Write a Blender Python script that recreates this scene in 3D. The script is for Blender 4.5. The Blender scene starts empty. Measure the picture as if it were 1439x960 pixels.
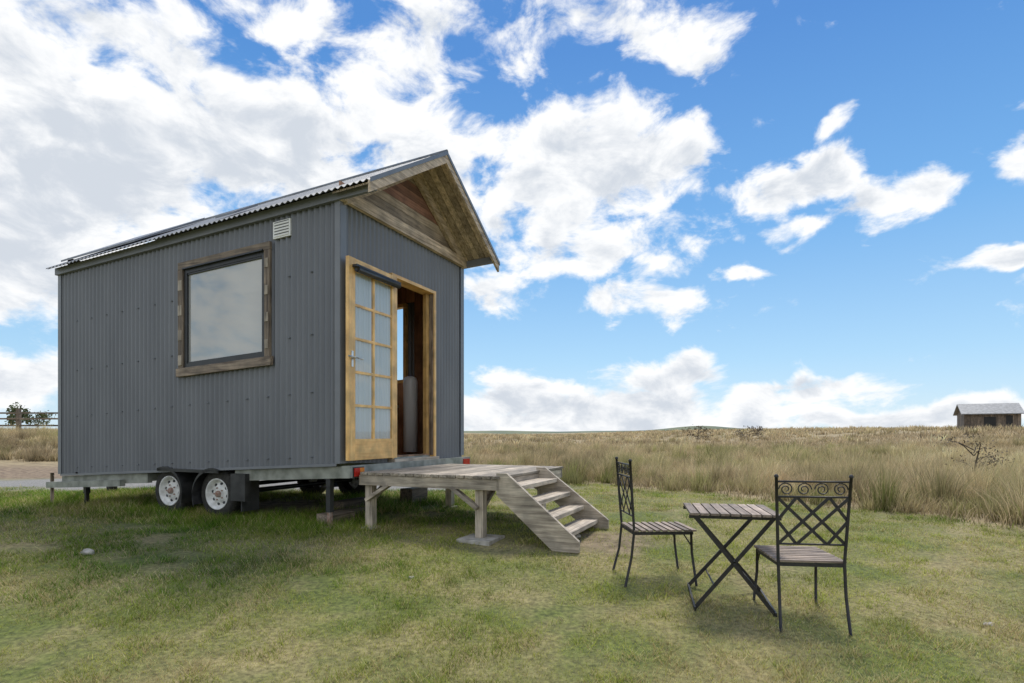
import bpy, math, random
import numpy as np
from mathutils import Vector, Matrix
random.seed(4); rng=np.random.default_rng(7)
sc=bpy.context.scene
E=1.16
# ---------------------------------------------------------------- helpers
def ss(a,b,x):
    t=np.clip((x-a)/(b-a),0,1); return t*t*(3-2*t)
def g(x,y):
    x=np.asarray(x,float); y=np.asarray(y,float)
    b=np.interp(y,[-50,0,2,3.3,4.4,5.3,6,7,12,20,45,70,150,1500],[-.2,-.2,-.08,0,.09,.165,.195,.215,.22,.28,.52,.72,.9,.9])
    return b+.95*ss(9,38,x)*ss(9,38,y)+.75*ss(9,20,-x)*ss(13,24,y)
_grid=rng.random((256,256))
def vnoise(x,y,s):
    x=np.asarray(x)/s+1000.3; y=np.asarray(y)/s+1000.7
    xi=np.floor(x).astype(int); yi=np.floor(y).astype(int); fx=x-xi; fy=y-yi
    fx=fx*fx*(3-2*fx); fy=fy*fy*(3-2*fy)
    G=lambda a,b:_grid[a%256,b%256]
    return (G(xi,yi)*(1-fx)+G(xi+1,yi)*fx)*(1-fy)+(G(xi,yi+1)*(1-fx)+G(xi+1,yi+1)*fx)*fy
def fb(x,y,s): return (vnoise(x,y,s)+.5*vnoise(x,y,s*.47)+.25*vnoise(x,y,s*.21))/1.75

def newmat(name):
    m=bpy.data.materials.new(name); m.use_nodes=True
    nt=m.node_tree; b=nt.nodes['Principled BSDF']; return m,nt,b
def N(nt,t,**k):
    n=nt.nodes.new(t)
    for a,v in k.items():
        if a.startswith('_'): n.inputs[a[1:].replace('_',' ')].default_value=v
        else: setattr(n,a,v)
    return n
def L(nt,a,b): nt.links.new(a,b)
def ramp(nt,stops):
    r=nt.nodes.new('ShaderNodeValToRGB'); e=r.color_ramp.elements
    while len(e)<len(stops): e.new(.5)
    for i,(p,c) in enumerate(stops): e[i].position=p; e[i].color=(*c,1)
    return r
def noisy(name,c1,c2,scale=8,rough=.6,metal=0,bump=0,stretch=(1,1,1),detail=6,p=(.35,.65)):
    m,nt,b=newmat(name)
    tc=N(nt,'ShaderNodeTexCoord'); mp=N(nt,'ShaderNodeMapping'); mp.inputs['Scale'].default_value=stretch
    n=N(nt,'ShaderNodeTexNoise',_Scale=scale,_Detail=detail)
    L(nt,tc.outputs['Object'],mp.inputs[0]); L(nt,mp.outputs[0],n.inputs['Vector'])
    r=ramp(nt,[(p[0],c1),(p[1],c2)]); L(nt,n.outputs['Fac'],r.inputs[0]); L(nt,r.outputs[0],b.inputs['Base Color'])
    b.inputs['Roughness'].default_value=rough; b.inputs['Metallic'].default_value=metal
    if bump:
        bp=N(nt,'ShaderNodeBump',_Strength=bump,_Distance=.01); L(nt,n.outputs['Fac'],bp.inputs['Height']); L(nt,bp.outputs[0],b.inputs['Normal'])
    return m
def wood(name,c1,c2,axis,rough=.7,bump=.4,knots=True):
    """grain running along axis; per-board tone from attribute"""
    m,nt,b=newmat(name)
    tc=N(nt,'ShaderNodeTexCoord'); mp=N(nt,'ShaderNodeMapping')
    s=[38,38,38]; s['xyz'.index(axis)]=2.2; mp.inputs['Scale'].default_value=s
    at=N(nt,'ShaderNodeAttribute',attribute_name='tone')
    ad=N(nt,'ShaderNodeVectorMath',operation='ADD'); sc_=N(nt,'ShaderNodeVectorMath',operation='SCALE'); sc_.inputs['Scale'].default_value=7
    L(nt,at.outputs['Color'],sc_.inputs[0]); L(nt,tc.outputs['Object'],ad.inputs[0]); L(nt,sc_.outputs[0],ad.inputs[1])
    L(nt,ad.outputs[0],mp.inputs[0])
    n=N(nt,'ShaderNodeTexNoise',_Scale=1,_Detail=7,_Roughness=.65,_Distortion=.6); L(nt,mp.outputs[0],n.inputs['Vector'])
    r=ramp(nt,[(.3,c1),(.68,c2)]); L(nt,n.outputs['Fac'],r.inputs[0])
    n2=N(nt,'ShaderNodeTexNoise',_Scale=6,_Detail=3); L(nt,ad.outputs[0],n2.inputs['Vector'])
    r2=ramp(nt,[(.35,(.7,.7,.7)),(.65,(1.12,1.1,1.08))]); L(nt,n2.outputs['Fac'],r2.inputs[0])
    mu=N(nt,'ShaderNodeMix',data_type='RGBA',blend_type='MULTIPLY'); mu.inputs[0].default_value=1
    L(nt,r.outputs[0],mu.inputs[6]); L(nt,r2.outputs[0],mu.inputs[7])
    mr=N(nt,'ShaderNodeMapRange'); mr.inputs[3].default_value=.6; mr.inputs[4].default_value=1.3
    L(nt,at.outputs['Fac'],mr.inputs[0])
    mu2=N(nt,'ShaderNodeVectorMath',operation='SCALE'); L(nt,mu.outputs[2],mu2.inputs[0]); L(nt,mr.outputs[0],mu2.inputs['Scale'])
    L(nt,mu2.outputs[0],b.inputs['Base Color']); b.inputs['Roughness'].default_value=rough
    bp=N(nt,'ShaderNodeBump',_Strength=bump,_Distance=.004); L(nt,n.outputs['Fac'],bp.inputs['Height']); L(nt,bp.outputs[0],b.inputs['Normal'])
    return m

class MB:
    def __init__(s): s.v=[];s.f=[];s.m=[];s.t=[];s.mats=[];s.sm=[]
    def mi(s,mat):
        if mat not in s.mats: s.mats.append(mat)
        return s.mats.index(mat)
    def add(s,vs,fs,mat,tone=None,smooth=False):
        o=len(s.v); i=s.mi(mat); t=random.random() if tone is None else tone
        s.v+= [tuple(v) for v in vs]
        for f in fs: s.f.append([o+k for k in f]); s.m.append(i); s.t.append(t); s.sm.append(smooth)
    def box(s,x0,x1,y0,y1,z0,z1,mat,tone=None,jit=0):
        vs=[(x,y,z) for z in(z0,z1) for y in(y0,y1) for x in(x0,x1)]
        if jit: vs=[(a+random.uniform(-jit,jit),b+random.uniform(-jit,jit),c+random.uniform(-jit,jit)) for a,b,c in vs]
        s.add(vs,[(0,2,3,1),(4,5,7,6),(0,1,5,4),(2,6,7,3),(0,4,6,2),(1,3,7,5)],mat,tone)
    def beam(s,p0,p1,w,h,mat,up=(0,0,1),tone=None):
        p0=Vector(p0);p1=Vector(p1);d=(p1-p0).normalized();up=Vector(up)
        r=d.cross(up).normalized();u=r.cross(d).normalized()
        vs=[]
        for p in(p0,p1):
            for a,b in((-1,-1),(1,-1),(1,1),(-1,1)): vs.append(p+r*a*w/2+u*b*h/2)
        s.add(vs,[(0,1,2,3),(7,6,5,4),(0,4,5,1),(1,5,6,2),(2,6,7,3),(3,7,4,0)],mat,tone)
    def tube(s,pts,r,mat,n=8,tone=None,caps=True):
        pts=[Vector(p) for p in pts]; vs=[];fs=[]
        rs=r if isinstance(r,(list,tuple)) else [r]*len(pts)
        ref=None
        for i,p in enumerate(pts):
            d=(pts[min(i+1,len(pts)-1)]-pts[max(i-1,0)]).normalized()
            if ref is None: ref=Vector((0,0,1)) if abs(d.z)<.9 else Vector((1,0,0))
            a=d.cross(ref).normalized(); b=d.cross(a).normalized()
            if abs(d.dot(ref))>.97: ref=a
            for k in range(n):
                t=2*math.pi*k/n; vs.append(p+(a*math.cos(t)+b*math.sin(t))*rs[i])
        for i in range(len(pts)-1):
            for k in range(n): fs.append((i*n+k,i*n+(k+1)%n,(i+1)*n+(k+1)%n,(i+1)*n+k))
        if caps: fs.append(list(range(n))); fs.append([(len(pts)-1)*n+k for k in range(n)][::-1])
        s.add(vs,fs,mat,tone,smooth=n>6)
    def lathe(s,c,axis,prof,mat,n=28):
        c=Vector(c);ax=Vector(axis).normalized();a=ax.orthogonal().normalized();b=ax.cross(a);vs=[];fs=[]
        for o,r in prof:
            for k in range(n):
                t=2*math.pi*k/n; vs.append(c+ax*o+(a*math.cos(t)+b*math.sin(t))*r)
        for i in range(len(prof)-1):
            for k in range(n): fs.append((i*n+k,i*n+(k+1)%n,(i+1)*n+(k+1)%n,(i+1)*n+k))
        s.add(vs,fs,mat,smooth=True)
    def obj(s,name,parent=None,shear=0,bevel=0):
        me=bpy.data.meshes.new(name)
        vs=[(x,y,z-shear*y) for x,y,z in s.v] if shear else s.v
        me.from_pydata(vs,[],s.f)
        for m in s.mats: me.materials.append(m)
        me.polygons.foreach_set('material_index',s.m); me.polygons.foreach_set('use_smooth',s.sm)
        at=me.attributes.new('tone','FLOAT','FACE'); at.data.foreach_set('value',s.t)
        me.update()
        o=bpy.data.objects.new(name,me); sc.collection.objects.link(o)
        if parent: o.parent=parent
        if bevel:
            b=o.modifiers.new('bevel','BEVEL'); b.width=bevel; b.segments=2; b.limit_method='ANGLE'
        return o
def empty(name,loc,rz=0):
    o=bpy.data.objects.new(name,None); sc.collection.objects.link(o); o.location=loc; o.rotation_euler=(0,0,rz); o.empty_display_size=.2; return o

# ---------------------------------------------------------------- materials
M_steel=noisy('painted_corrugated_steel',(.142,.152,.172),(.175,.186,.207),scale=3,rough=.36,stretch=(1,1,.25))
M_flash=noisy('steel_flashing',(.17,.18,.2),(.205,.215,.235),scale=3,rough=.4)
M_zinc=noisy('zinc_roof',(.2,.205,.21),(.3,.31,.32),scale=6,rough=.6,metal=.3)
M_black=noisy('black_iron',(.012,.012,.013),(.03,.027,.025),scale=40,rough=.5,bump=.2)
M_frame=noisy('dark_window_frame',(.02,.022,.025),(.03,.032,.035),scale=10,rough=.4)
M_rubber=noisy('tyre_rubber',(.018,.017,.016),(.045,.042,.036),scale=20,rough=.85)
M_rim=noisy('white_rim',(.55,.54,.51),(.82,.82,.8),scale=14,rough=.5)
M_rust=noisy('rusty_hub',(.25,.13,.09),(.4,.32,.27),scale=30,rough=.8)
M_chas=noisy('galvanised_chassis',(.19,.20,.17),(.36,.37,.325),scale=7,rough=.6,metal=.1,bump=.1)
M_plast=noisy('black_mudguard',(.015,.015,.016),(.04,.04,.04),scale=10,rough=.5)
M_red=noisy('tail_light_red',(.45,.015,.01),(.55,.03,.015),scale=30,rough=.2)
M_orange=noisy('tail_light_amber',(.7,.2,.02),(.75,.25,.03),scale=30,rough=.2)
M_conc=noisy('concrete',(.27,.25,.21),(.46,.43,.38),scale=15,rough=.9,bump=.4)
M_white=noisy('white_plastic',(.76,.76,.74),(.86,.86,.84),scale=5,rough=.4)
M_grey=noisy('dark_slot',(.12,.12,.12),(.16,.16,.16),scale=5,rough=.6)
M_heater=noisy('enamelled_cylinder',(.8,.81,.8),(.86,.86,.86),scale=3,rough=.35)
M_metal=noisy('brushed_metal',(.55,.54,.52),(.7,.7,.68),scale=20,rough=.3,metal=.9)
M_inner=wood('interior_lining',(.32,.15,.075),(.6,.33,.19),'z',rough=.5)
M_floor=wood('interior_floor',(.2,.11,.06),(.35,.21,.12),'y',rough=.4)
W_grey={a:wood('weathered_timber_'+a,(.17,.14,.11),(.55,.48,.385),a) for a in 'xyz'}
W_dk={a:wood('rustic_timber_'+a,(.045,.03,.022),(.32,.255,.19),a,bump=.7) for a in 'xyz'}
W_gable={a:wood('gable_timber_'+a,(.19,.14,.095),(.70,.57,.42),a) for a in 'xyz'}
W_redd=wood('red_board',(.14,.065,.045),(.36,.19,.125),'x')
W_pine={a:wood('varnished_pine_'+a,(.70,.38,.12),(.9,.60,.24),a,rough=.35,bump=.12) for a in 'xyz'}
W_slat={a:wood('slat_timber_'+a,(.17,.125,.10),(.45,.365,.295),a) for a in 'xyz'}

def glassmat(name,col,refl,transp,tint=(.9,.93,.95)):
    m=bpy.data.materials.new(name); m.use_nodes=True; nt=m.node_tree; nt.nodes.clear()
    o=N(nt,'ShaderNodeOutputMaterial'); gl=N(nt,'ShaderNodeBsdfGlossy'); gl.inputs['Roughness'].default_value=.02
    gl.inputs['Color'].default_value=(*tint,1)
    d=N(nt,'ShaderNodeBsdfTransparent') if transp else N(nt,'ShaderNodeBsdfDiffuse'); d.inputs['Color'].default_value=(*col,1)
    if not transp:
        tc=N(nt,'ShaderNodeTexCoord'); n=N(nt,'ShaderNodeTexNoise',_Scale=1.3,_Detail=2)
        r=ramp(nt,[(.3,tuple(c*.8 for c in col)),(.7,col)]); L(nt,tc.outputs['Object'],n.inputs['Vector']); L(nt,n.outputs['Fac'],r.inputs[0]); L(nt,r.outputs[0],d.inputs['Color'])
    lw=N(nt,'ShaderNodeLayerWeight'); lw.inputs[0].default_value=.12
    ad=N(nt,'ShaderNodeMath',operation='ADD',use_clamp=True); ad.inputs[1].default_value=refl
    mu=N(nt,'ShaderNodeMath',operation='MULTIPLY'); mu.inputs[1].default_value=.3; L(nt,lw.outputs['Facing'],mu.inputs[0]); L(nt,mu.outputs[0],ad.inputs[0])
    mx=N(nt,'ShaderNodeMixShader'); L(nt,ad.outputs[0],mx.inputs[0]); L(nt,d.outputs[0],mx.inputs[1]); L(nt,gl.outputs[0],mx.inputs[2]); L(nt,mx.outputs[0],o.inputs[0])
    return m
M_glass=glassmat('window_glass',(.42,.42,.40),.14,False)
M_pane=glassmat('clear_glass',(.95,.97,.97),.06,True)
m,nt,b=newmat('net_curtain'); b.inputs['Base Color'].default_value=(.60,.62,.63,1); b.inputs['Roughness'].default_value=.9; M_curt=m

# ---------------------------------------------------------------- world
w=bpy.data.worlds.new('World'); sc.world=w; w.use_nodes=True; nt=w.node_tree; nt.nodes.clear()
out=N(nt,'ShaderNodeOutputWorld'); bg=N(nt,'ShaderNodeBackground'); bg.inputs['Strength'].default_value=.15
L(nt,bg.outputs[0],out.inputs[0])
SUN_EL=math.radians(62); sunh=Vector((.30,.95,0)).normalized()
sunv=Vector((sunh.x*math.cos(SUN_EL),sunh.y*math.cos(SUN_EL),math.sin(SUN_EL)))
sky=N(nt,'ShaderNodeTexSky',sky_type='NISHITA',sun_disc=False); sky.sun_elevation=SUN_EL; sky.sun_rotation=math.atan2(sunh.x,sunh.y)
sky.air_density=1.0; sky.dust_density=.3; sky.ozone_density=1.5
def mth(op,a,b=None,clamp=False):
    n=N(nt,'ShaderNodeMath',operation=op,use_clamp=clamp)
    for i,v in enumerate((a,b)):
        if v is None: continue
        if isinstance(v,(int,float)): n.inputs[i].default_value=v
        else: L(nt,v,n.inputs[i])
    return n.outputs[0]
def mrange(v,a,b,c=0,d=1,st='SMOOTHSTEP'):
    n=N(nt,'ShaderNodeMapRange',interpolation_type=st); L(nt,v,n.inputs[0])
    for i,x in enumerate((a,b,c,d)): n.inputs[i+1].default_value=x
    return n.outputs[0]
tc=N(nt,'ShaderNodeTexCoord'); D=tc.outputs['Generated']
sx=N(nt,'ShaderNodeSeparateXYZ'); L(nt,D,sx.inputs[0])
wn=N(nt,'ShaderNodeTexNoise',_Scale=7,_Detail=5); L(nt,D,wn.inputs['Vector'])
wv=N(nt,'ShaderNodeVectorMath',operation='SUBTRACT'); wv.inputs[1].default_value=(.5,.5,.5); L(nt,wn.outputs['Color'],wv.inputs[0])
ws=N(nt,'ShaderNodeVectorMath',operation='SCALE'); ws.inputs['Scale'].default_value=.10; L(nt,wv.outputs[0],ws.inputs[0])
wa=N(nt,'ShaderNodeVectorMath',operation='ADD'); L(nt,D,wa.inputs[0]); L(nt,ws.outputs[0],wa.inputs[1]); DW=wa.outputs[0]
blobs=[(60,220,320,220,1.2),(330,180,240,130,1.1),(200,80,230,90,1.0),(560,130,130,120,.98),(440,250,130,70,.95),(850,225,165,95,1.2),(790,270,130,60,1.0),(880,50,200,55,.74),(660,230,100,80,.9),(430,40,150,40,.82),(640,30,120,40,.8),
(1110,262,120,45,1.1),(1265,285,85,50,1.15),(1210,300,150,20,.74),(880,345,150,60,.82),(740,340,90,60,.85),(900,428,120,36,.84),(870,580,360,62,1.2),(1120,545,170,30,1.05),(1270,590,210,30,1.15),(960,530,90,34,1.05),(760,560,90,40,1.0),
(1440,225,55,45,1.0),(1435,367,70,20,1.1),(30,515,100,52,1.15),(1180,180,40,22,.6),(-60,350,260,110,1.15),(985,80,90,40,.8),(1045,375,42,15,.85),(940,370,60,22,.8),(700,420,80,40,.72)]
mask=None
for (x,y,rx,ry,wt) in blobs:
    v=Vector(((x-720)/811,1,(610-y)/811)); ml=v.length; c=v/ml
    sb=N(nt,'ShaderNodeVectorMath',operation='SUBTRACT'); L(nt,DW,sb.inputs[0]); sb.inputs[1].default_value=c
    mu=N(nt,'ShaderNodeVectorMath',operation='MULTIPLY'); L(nt,sb.outputs[0],mu.inputs[0]); k=811*ml
    mu.inputs[1].default_value=(k/rx,k/rx,k/ry)
    ln=N(nt,'ShaderNodeVectorMath',operation='LENGTH'); L(nt,mu.outputs[0],ln.inputs[0])
    bl=mrange(ln.outputs['Value'],1.35,.2,0,wt)
    mask=bl if mask is None else mth('MAXIMUM',mask,bl)
back=mrange(sx.outputs[1],.1,-.4,0,.75); mask=mth('MAXIMUM',mask,back)
side=mrange(mth('ABSOLUTE',sx.outputs[0]),.78,.95,0,.65); mask=mth('MAXIMUM',mask,side)
def cloudn(off):
    mp=N(nt,'ShaderNodeMapping'); mp.inputs['Location'].default_value=off; mp.inputs['Scale'].default_value=(1,1,1.7); L(nt,D,mp.inputs[0])
    a=N(nt,'ShaderNodeTexNoise',_Scale=10,_Detail=10,_Roughness=.6,_Distortion=.3); L(nt,mp.outputs[0],a.inputs['Vector'])
    return mth('ADD',mth('MULTIPLY',mth('SUBTRACT',a.outputs['Fac'],.5),1.25),.5)
n1=cloudn((5.1,.4,1.2)); n2=cloudn((5.1-.008,.4,1.2+.05))
v=mth('ADD',n1,mth('MULTIPLY',mask,.42)); v=mth('SUBTRACT',v,.215)
alpha=mrange(v,.41,.65)
v2=mth('ADD',mth('SUBTRACT',n2,.215),mth('MULTIPLY',mask,.42))
shade=mrange(v2,.55,.92)
cc=N(nt,'ShaderNodeMix',data_type='RGBA'); L(nt,shade,cc.inputs[0]); cc.inputs[6].default_value=(6.9,6.95,7.0,1); cc.inputs[7].default_value=(4.4,4.75,5.25,1)
gr=ramp(nt,[(0,(.62,.82,1)),(.12,(.40,.69,.97)),(.32,(.16,.45,.87)),(.55,(.055,.26,.70)),(1,(.03,.16,.5))]); L(nt,sx.outputs[2],gr.inputs[0])
gs=N(nt,'ShaderNodeVectorMath',operation='SCALE'); gs.inputs['Scale'].default_value=6.4; L(nt,gr.outputs[0],gs.inputs[0])
gm_=N(nt,'ShaderNodeMix',data_type='RGBA'); gm_.inputs[0].default_value=.8; L(nt,sky.outputs[0],gm_.inputs[6]); L(nt,gs.outputs[0],gm_.inputs[7])
mx=N(nt,'ShaderNodeMix',data_type='RGBA'); L(nt,alpha,mx.inputs[0]); L(nt,gm_.outputs[2],mx.inputs[6]); L(nt,cc.outputs[2],mx.inputs[7])
L(nt,mx.outputs[2],bg.inputs[0])
sl=bpy.data.lights.new('sun','SUN'); sl.energy=3.6; sl.angle=math.radians(16); sl.color=(1,.94,.84)
so=bpy.data.objects.new('sun',sl); sc.collection.objects.link(so); so.rotation_euler=sunv.to_track_quat('Z','Y').to_euler(); so.location=(0,0,30)

# ---------------------------------------------------------------- camera
cd=bpy.data.cameras.new('camera'); co=bpy.data.objects.new('camera',cd); sc.collection.objects.link(co)
cd.sensor_width=36; cd.lens=811/1439*36; cd.shift_y=130/1439; cd.clip_end=6000; cd.clip_start=.05
co.location=(0,0,E); co.rotation_euler=(math.radians(90),0,0); sc.camera=co
sc.view_settings.view_transform='Standard'; sc.view_settings.look='None'; sc.view_settings.exposure=0

# ---------------------------------------------------------------- ground
def Yb(x): return np.interp(x,[-60,-2,-.5,1.7,3.1,5.06,8,14],[13.2,13.2,12.4,10.6,9.0,6.0,4.2,2.5])
def field_mask(x,y): return ss(-.5,.6,y-Yb(x)+(fb(x,y,1.3)-.5)*1.5)
def gravel_mask(x,y): 
    n=(fb(x,y,.9)-.5)*1.2
    return ss(-.3,.3,(y-9.8+n))*ss(-.3,.3,(11.8-y+n))*ss(1.4,.4,x)
def uw(x,y): return (x+1.741)*.4018+(y-5.835)*.9157, -(x+1.741)*.9157+(y-5.835)*.4018
def soil_mask(x,y):
    u,w_=uw(x,y); n=(fb(x,y,.5)-.5)
    a=ss(.9,.4,np.hypot((u-.9)/1.1,(w_-2.0)/1.6)+n)
    b_=ss(1,.6,np.hypot((u-.55)/.6,(w_+2.75)/.5)+n*1.4)*.8
    return np.clip(a+b_,0,1)
def axisc(fine0,fine1,step,far,n):
    a=np.arange(fine0,fine1+.001,step); g1=np.geomspace(step*1.5,far,n)
    return np.concatenate([(fine0-g1)[::-1],a,fine1+g1])
xs=axisc(-14,14,.15,1800,45); ys=axisc(1,16,.15,1800,60)
X,Y=np.meshgrid(xs,ys); Z=g(X,Y)+np.where((Y<16)&(abs(X)<14),(fb(X,Y,.8)-.5)*.02,0)
nx,ny=len(xs),len(ys)
me=bpy.data.meshes.new('ground'); idx=np.arange(nx*ny).reshape(ny,nx)
fc=np.stack([idx[:-1,:-1],idx[:-1,1:],idx[1:,1:],idx[1:,:-1]],-1).reshape(-1,4)
me.from_pydata(np.stack([X,Y,Z],-1).reshape(-1,3).tolist(),[],fc.tolist())
ca=me.attributes.new('zone','FLOAT_COLOR','POINT')
fm=field_mask(X,Y); gm=gravel_mask(X,Y); dm=np.clip(ss(-7,-8.5,X)*ss(11.5,12.5,Y)*ss(17,14.5,Y)+soil_mask(X,Y),0,1)
ca.data.foreach_set('color',np.stack([fm,gm,dm,np.ones_like(fm)],-1).astype(np.float32).ravel())
me.polygons.foreach_set('use_smooth',[True]*len(me.polygons))
ground=bpy.data.objects.new('ground',me); sc.collection.objects.link(ground)
m,nt,b=newmat('ground_soil_and_turf'); me.materials.append(m)
tc=N(nt,'ShaderNodeTexCoord'); P=tc.outputs['Object']; at=N(nt,'ShaderNodeAttribute',attribute_name='zone'); sp=N(nt,'ShaderNodeSeparateColor'); L(nt,at.outputs['Color'],sp.inputs[0])
def nz(s,d=8,r=.6):
    n=N(nt,'ShaderNodeTexNoise',_Scale=s,_Detail=d,_Roughness=r); L(nt,P,n.inputs['Vector']); return n.outputs['Fac']
def mixc(f,a,b_):
    n=N(nt,'ShaderNodeMix',data_type='RGBA'); L(nt,f,n.inputs[0]); L(nt,a,n.inputs[6]); L(nt,b_,n.inputs[7]); return n.outputs[2]
def rmp(f,st): r=ramp(nt,st); L(nt,f,r.inputs[0]); return r.outputs[0]
lawn=mixc(rmp(nz(1.2),[(.4,(0,0,0)),(.62,(1,1,1))]),rmp(nz(30),[(.3,(.04,.055,.012)),(.7,(.18,.21,.045))]),rmp(nz(30),[(.3,(.12,.10,.04)),(.7,(.38,.32,.15))]))
dry=rmp(nz(4),[(.3,(.19,.145,.08)),(.7,(.44,.35,.20))])
grav=rmp(nz(45,4),[(.35,(.13,.125,.115)),(.65,(.34,.325,.30))])
dirt=rmp(nz(9),[(.35,(.12,.08,.05)),(.65,(.32,.24,.155))])
c=mixc(sp.outputs[0],lawn,dry); c=mixc(sp.outputs[2],c,dirt); c=mixc(sp.outputs[1],c,grav); L(nt,c,b.inputs['Base Color']); b.inputs['Roughness'].default_value=.95
bp=N(nt,'ShaderNodeBump',_Strength=.6,_Distance=.03); L(nt,nz(25),bp.inputs['Height']); L(nt,bp.outputs[0],b.inputs['Normal'])

# ---------------------------------------------------------------- grass
m=bpy.data.materials.new('grass_blades'); m.use_nodes=True; nt=m.node_tree; nt.nodes.clear(); M_blade=m
o=N(nt,'ShaderNodeOutputMaterial'); at=N(nt,'ShaderNodeAttribute',attribute_name='col'); d=N(nt,'ShaderNodeBsdfDiffuse'); t=N(nt,'ShaderNodeBsdfTranslucent'); mx=N(nt,'ShaderNodeMixShader'); mx.inputs[0].default_value=.42
L(nt,at.outputs['Color'],d.inputs[0]); L(nt,at.outputs['Color'],t.inputs[0]); L(nt,d.outputs[0],mx.inputs[1]); L(nt,t.outputs[0],mx.inputs[2]); L(nt,mx.outputs[0],o.inputs[0])
def blades(name,x,y,z,h,wd,lx,ly,col,bend=True):
    n=len(x); a=rng.random(n)*math.pi*2; sxx=np.cos(a)*wd/2; syy=np.sin(a)*wd/2
    z=z-.01
    if bend:
        V=np.empty((n,5,3),np.float32)
        V[:,0]=np.stack([x-sxx,y-syy,z],-1);V[:,1]=np.stack([x+sxx,y+syy,z],-1)
        mx_=x+lx*.35;my=y+ly*.35;mz=z+h*.6
        V[:,2]=np.stack([mx_+sxx*.8,my+syy*.8,mz],-1);V[:,3]=np.stack([mx_-sxx*.8,my-syy*.8,mz],-1)
        V[:,4]=np.stack([x+lx,y+ly,z+h],-1)
        k=np.arange(n)[:,None]*5; loops=np.concatenate([k+0,k+1,k+2,k+3,k+3,k+2,k+4],1).ravel()
        st=(np.arange(n)[:,None]*7+np.array([0,4])).ravel(); tot=np.tile([4,3],n); pv=5
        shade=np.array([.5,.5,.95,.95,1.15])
    else:
        V=np.empty((n,3,3),np.float32)
        V[:,0]=np.stack([x-sxx,y-syy,z],-1);V[:,1]=np.stack([x+sxx,y+syy,z],-1);V[:,2]=np.stack([x+lx,y+ly,z+h],-1)
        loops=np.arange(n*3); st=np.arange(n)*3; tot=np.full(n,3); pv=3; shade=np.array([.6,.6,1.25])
    me=bpy.data.meshes.new(name); me.vertices.add(n*pv); me.vertices.foreach_set('co',V.ravel())
    me.loops.add(len(loops)); me.loops.foreach_set('vertex_index',loops.astype(np.int32))
    me.polygons.add(len(st)); me.polygons.foreach_set('loop_start',st.astype(np.int32)); me.polygons.foreach_set('loop_total',tot.astype(np.int32))
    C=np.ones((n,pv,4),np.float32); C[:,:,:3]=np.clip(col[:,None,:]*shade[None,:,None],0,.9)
    ca=me.attributes.new('col','FLOAT_COLOR','POINT'); ca.data.foreach_set('color',C.ravel())
    me.materials.append(M_blade); me.update(); me.validate()
    ob=bpy.data.objects.new(name,me); sc.collection.objects.link(ob); return ob
# lawn
n=700000
y=2.0+11*rng.random(n)**1.12; x=rng.uniform(-1.12,1.12,n)*(y+.4)
keep=(field_mask(x,y)<rng.random(n)*.9+.05)&(gravel_mask(x,y)<rng.random(n)*.6+.02)&(fb(x,y,.45)>.24+rng.random(n)*.2)&(soil_mask(x,y)<rng.random(n)*.9+.1)
keep&=~((x<-7)&(y>11.5))
x=x[keep];y=y[keep];n=len(x)
lush=ss(.8,-1.5,x)*ss(3.0,4.3,y)*.8+ss(.47,.64,fb(x,y,1.5))*.6*ss(2.2,4,y)-ss(.5,.65,fb(x+70,y+30,1.1))*.4; lush=np.clip(lush,0,1)
u_,w_=uw(x,y)
fr=ss(-.8,-.1,u_)*ss(2.9,2.3,u_)*ss(-.9,.1,w_)*ss(6.2,5.2,w_)
tuft=ss(.55,.75,vnoise(x+13,y+4,.14))
h=rng.uniform(.012,.034,n)*(1+.7*lush)*(.6+.8*fb(x+9,y,.3))*(1+.7*tuft)+fr*rng.random(n)*.08
h=np.minimum(h,.075+fr*.08)
wd=rng.uniform(.0028,.0055,n)*(.6+y*.12)
la=rng.random(n)*6.28; lr=h*rng.uniform(.2,1.3,n)
g1=np.array([.13,.25,.028]);g2=np.array([.47,.48,.095]);g3=np.array([.76,.60,.30])
t=rng.random(n)[:,None]; tt=np.clip(lush[:,None]*.8+t*.35-.08+.25*tuft[:,None],0,1)
col=g2*(1-tt)+g1*tt
dryp=(rng.random(n)<(.12+.5*ss(.47,.62,fb(x+40,y+7,.6))*(1-.65*lush)+.14*ss(4.2,2.6,y)))[:,None]
col=np.where(dryp,g3*(.6+.5*t),col)*(rng.uniform(.45,1.4,n)[:,None])*(.65+.7*fb(x+3,y+5,.4))[:,None]
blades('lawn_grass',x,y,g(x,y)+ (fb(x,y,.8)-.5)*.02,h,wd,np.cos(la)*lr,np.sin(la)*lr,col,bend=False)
# tall dry grass tussocks
gx=[];gy=[];gh=[];gw=[];glx=[];gly=[];gc=[]
def tus(cx,cy,nb,R,H,wscale,tint,lum=1):
    nb=int(nb); r=np.abs(rng.normal(0,.45,nb))*R; a=rng.random(nb)*6.28
    gx.append(cx+r*np.cos(a)); gy.append(cy+r*np.sin(a))
    hh=H*rng.uniform(.4,1.05,nb)*(1-.35*np.clip(r/R,0,1)); gh.append(hh); gw.append(rng.uniform(.004,.008,nb)*wscale)
    k=hh*(.15+.9*r/R)*rng.uniform(.4,1.3,nb); aa=a+rng.normal(0,.5,nb); glx.append(np.cos(aa)*k+hh*.08); gly.append(np.sin(aa)*k)
    base=(np.array([.76,.60,.37])*(1-tint)+np.array([.36,.37,.13])*tint)*lum
    gc.append(base[None,:]*rng.uniform(.6,1.25,nb)[:,None])
def okf(cx,cy):
    if cx<-7 and cy<17: return False
    return cy>Yb(cx)+(float(fb(cx,cy,1.3))-.5)*1.2
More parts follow.
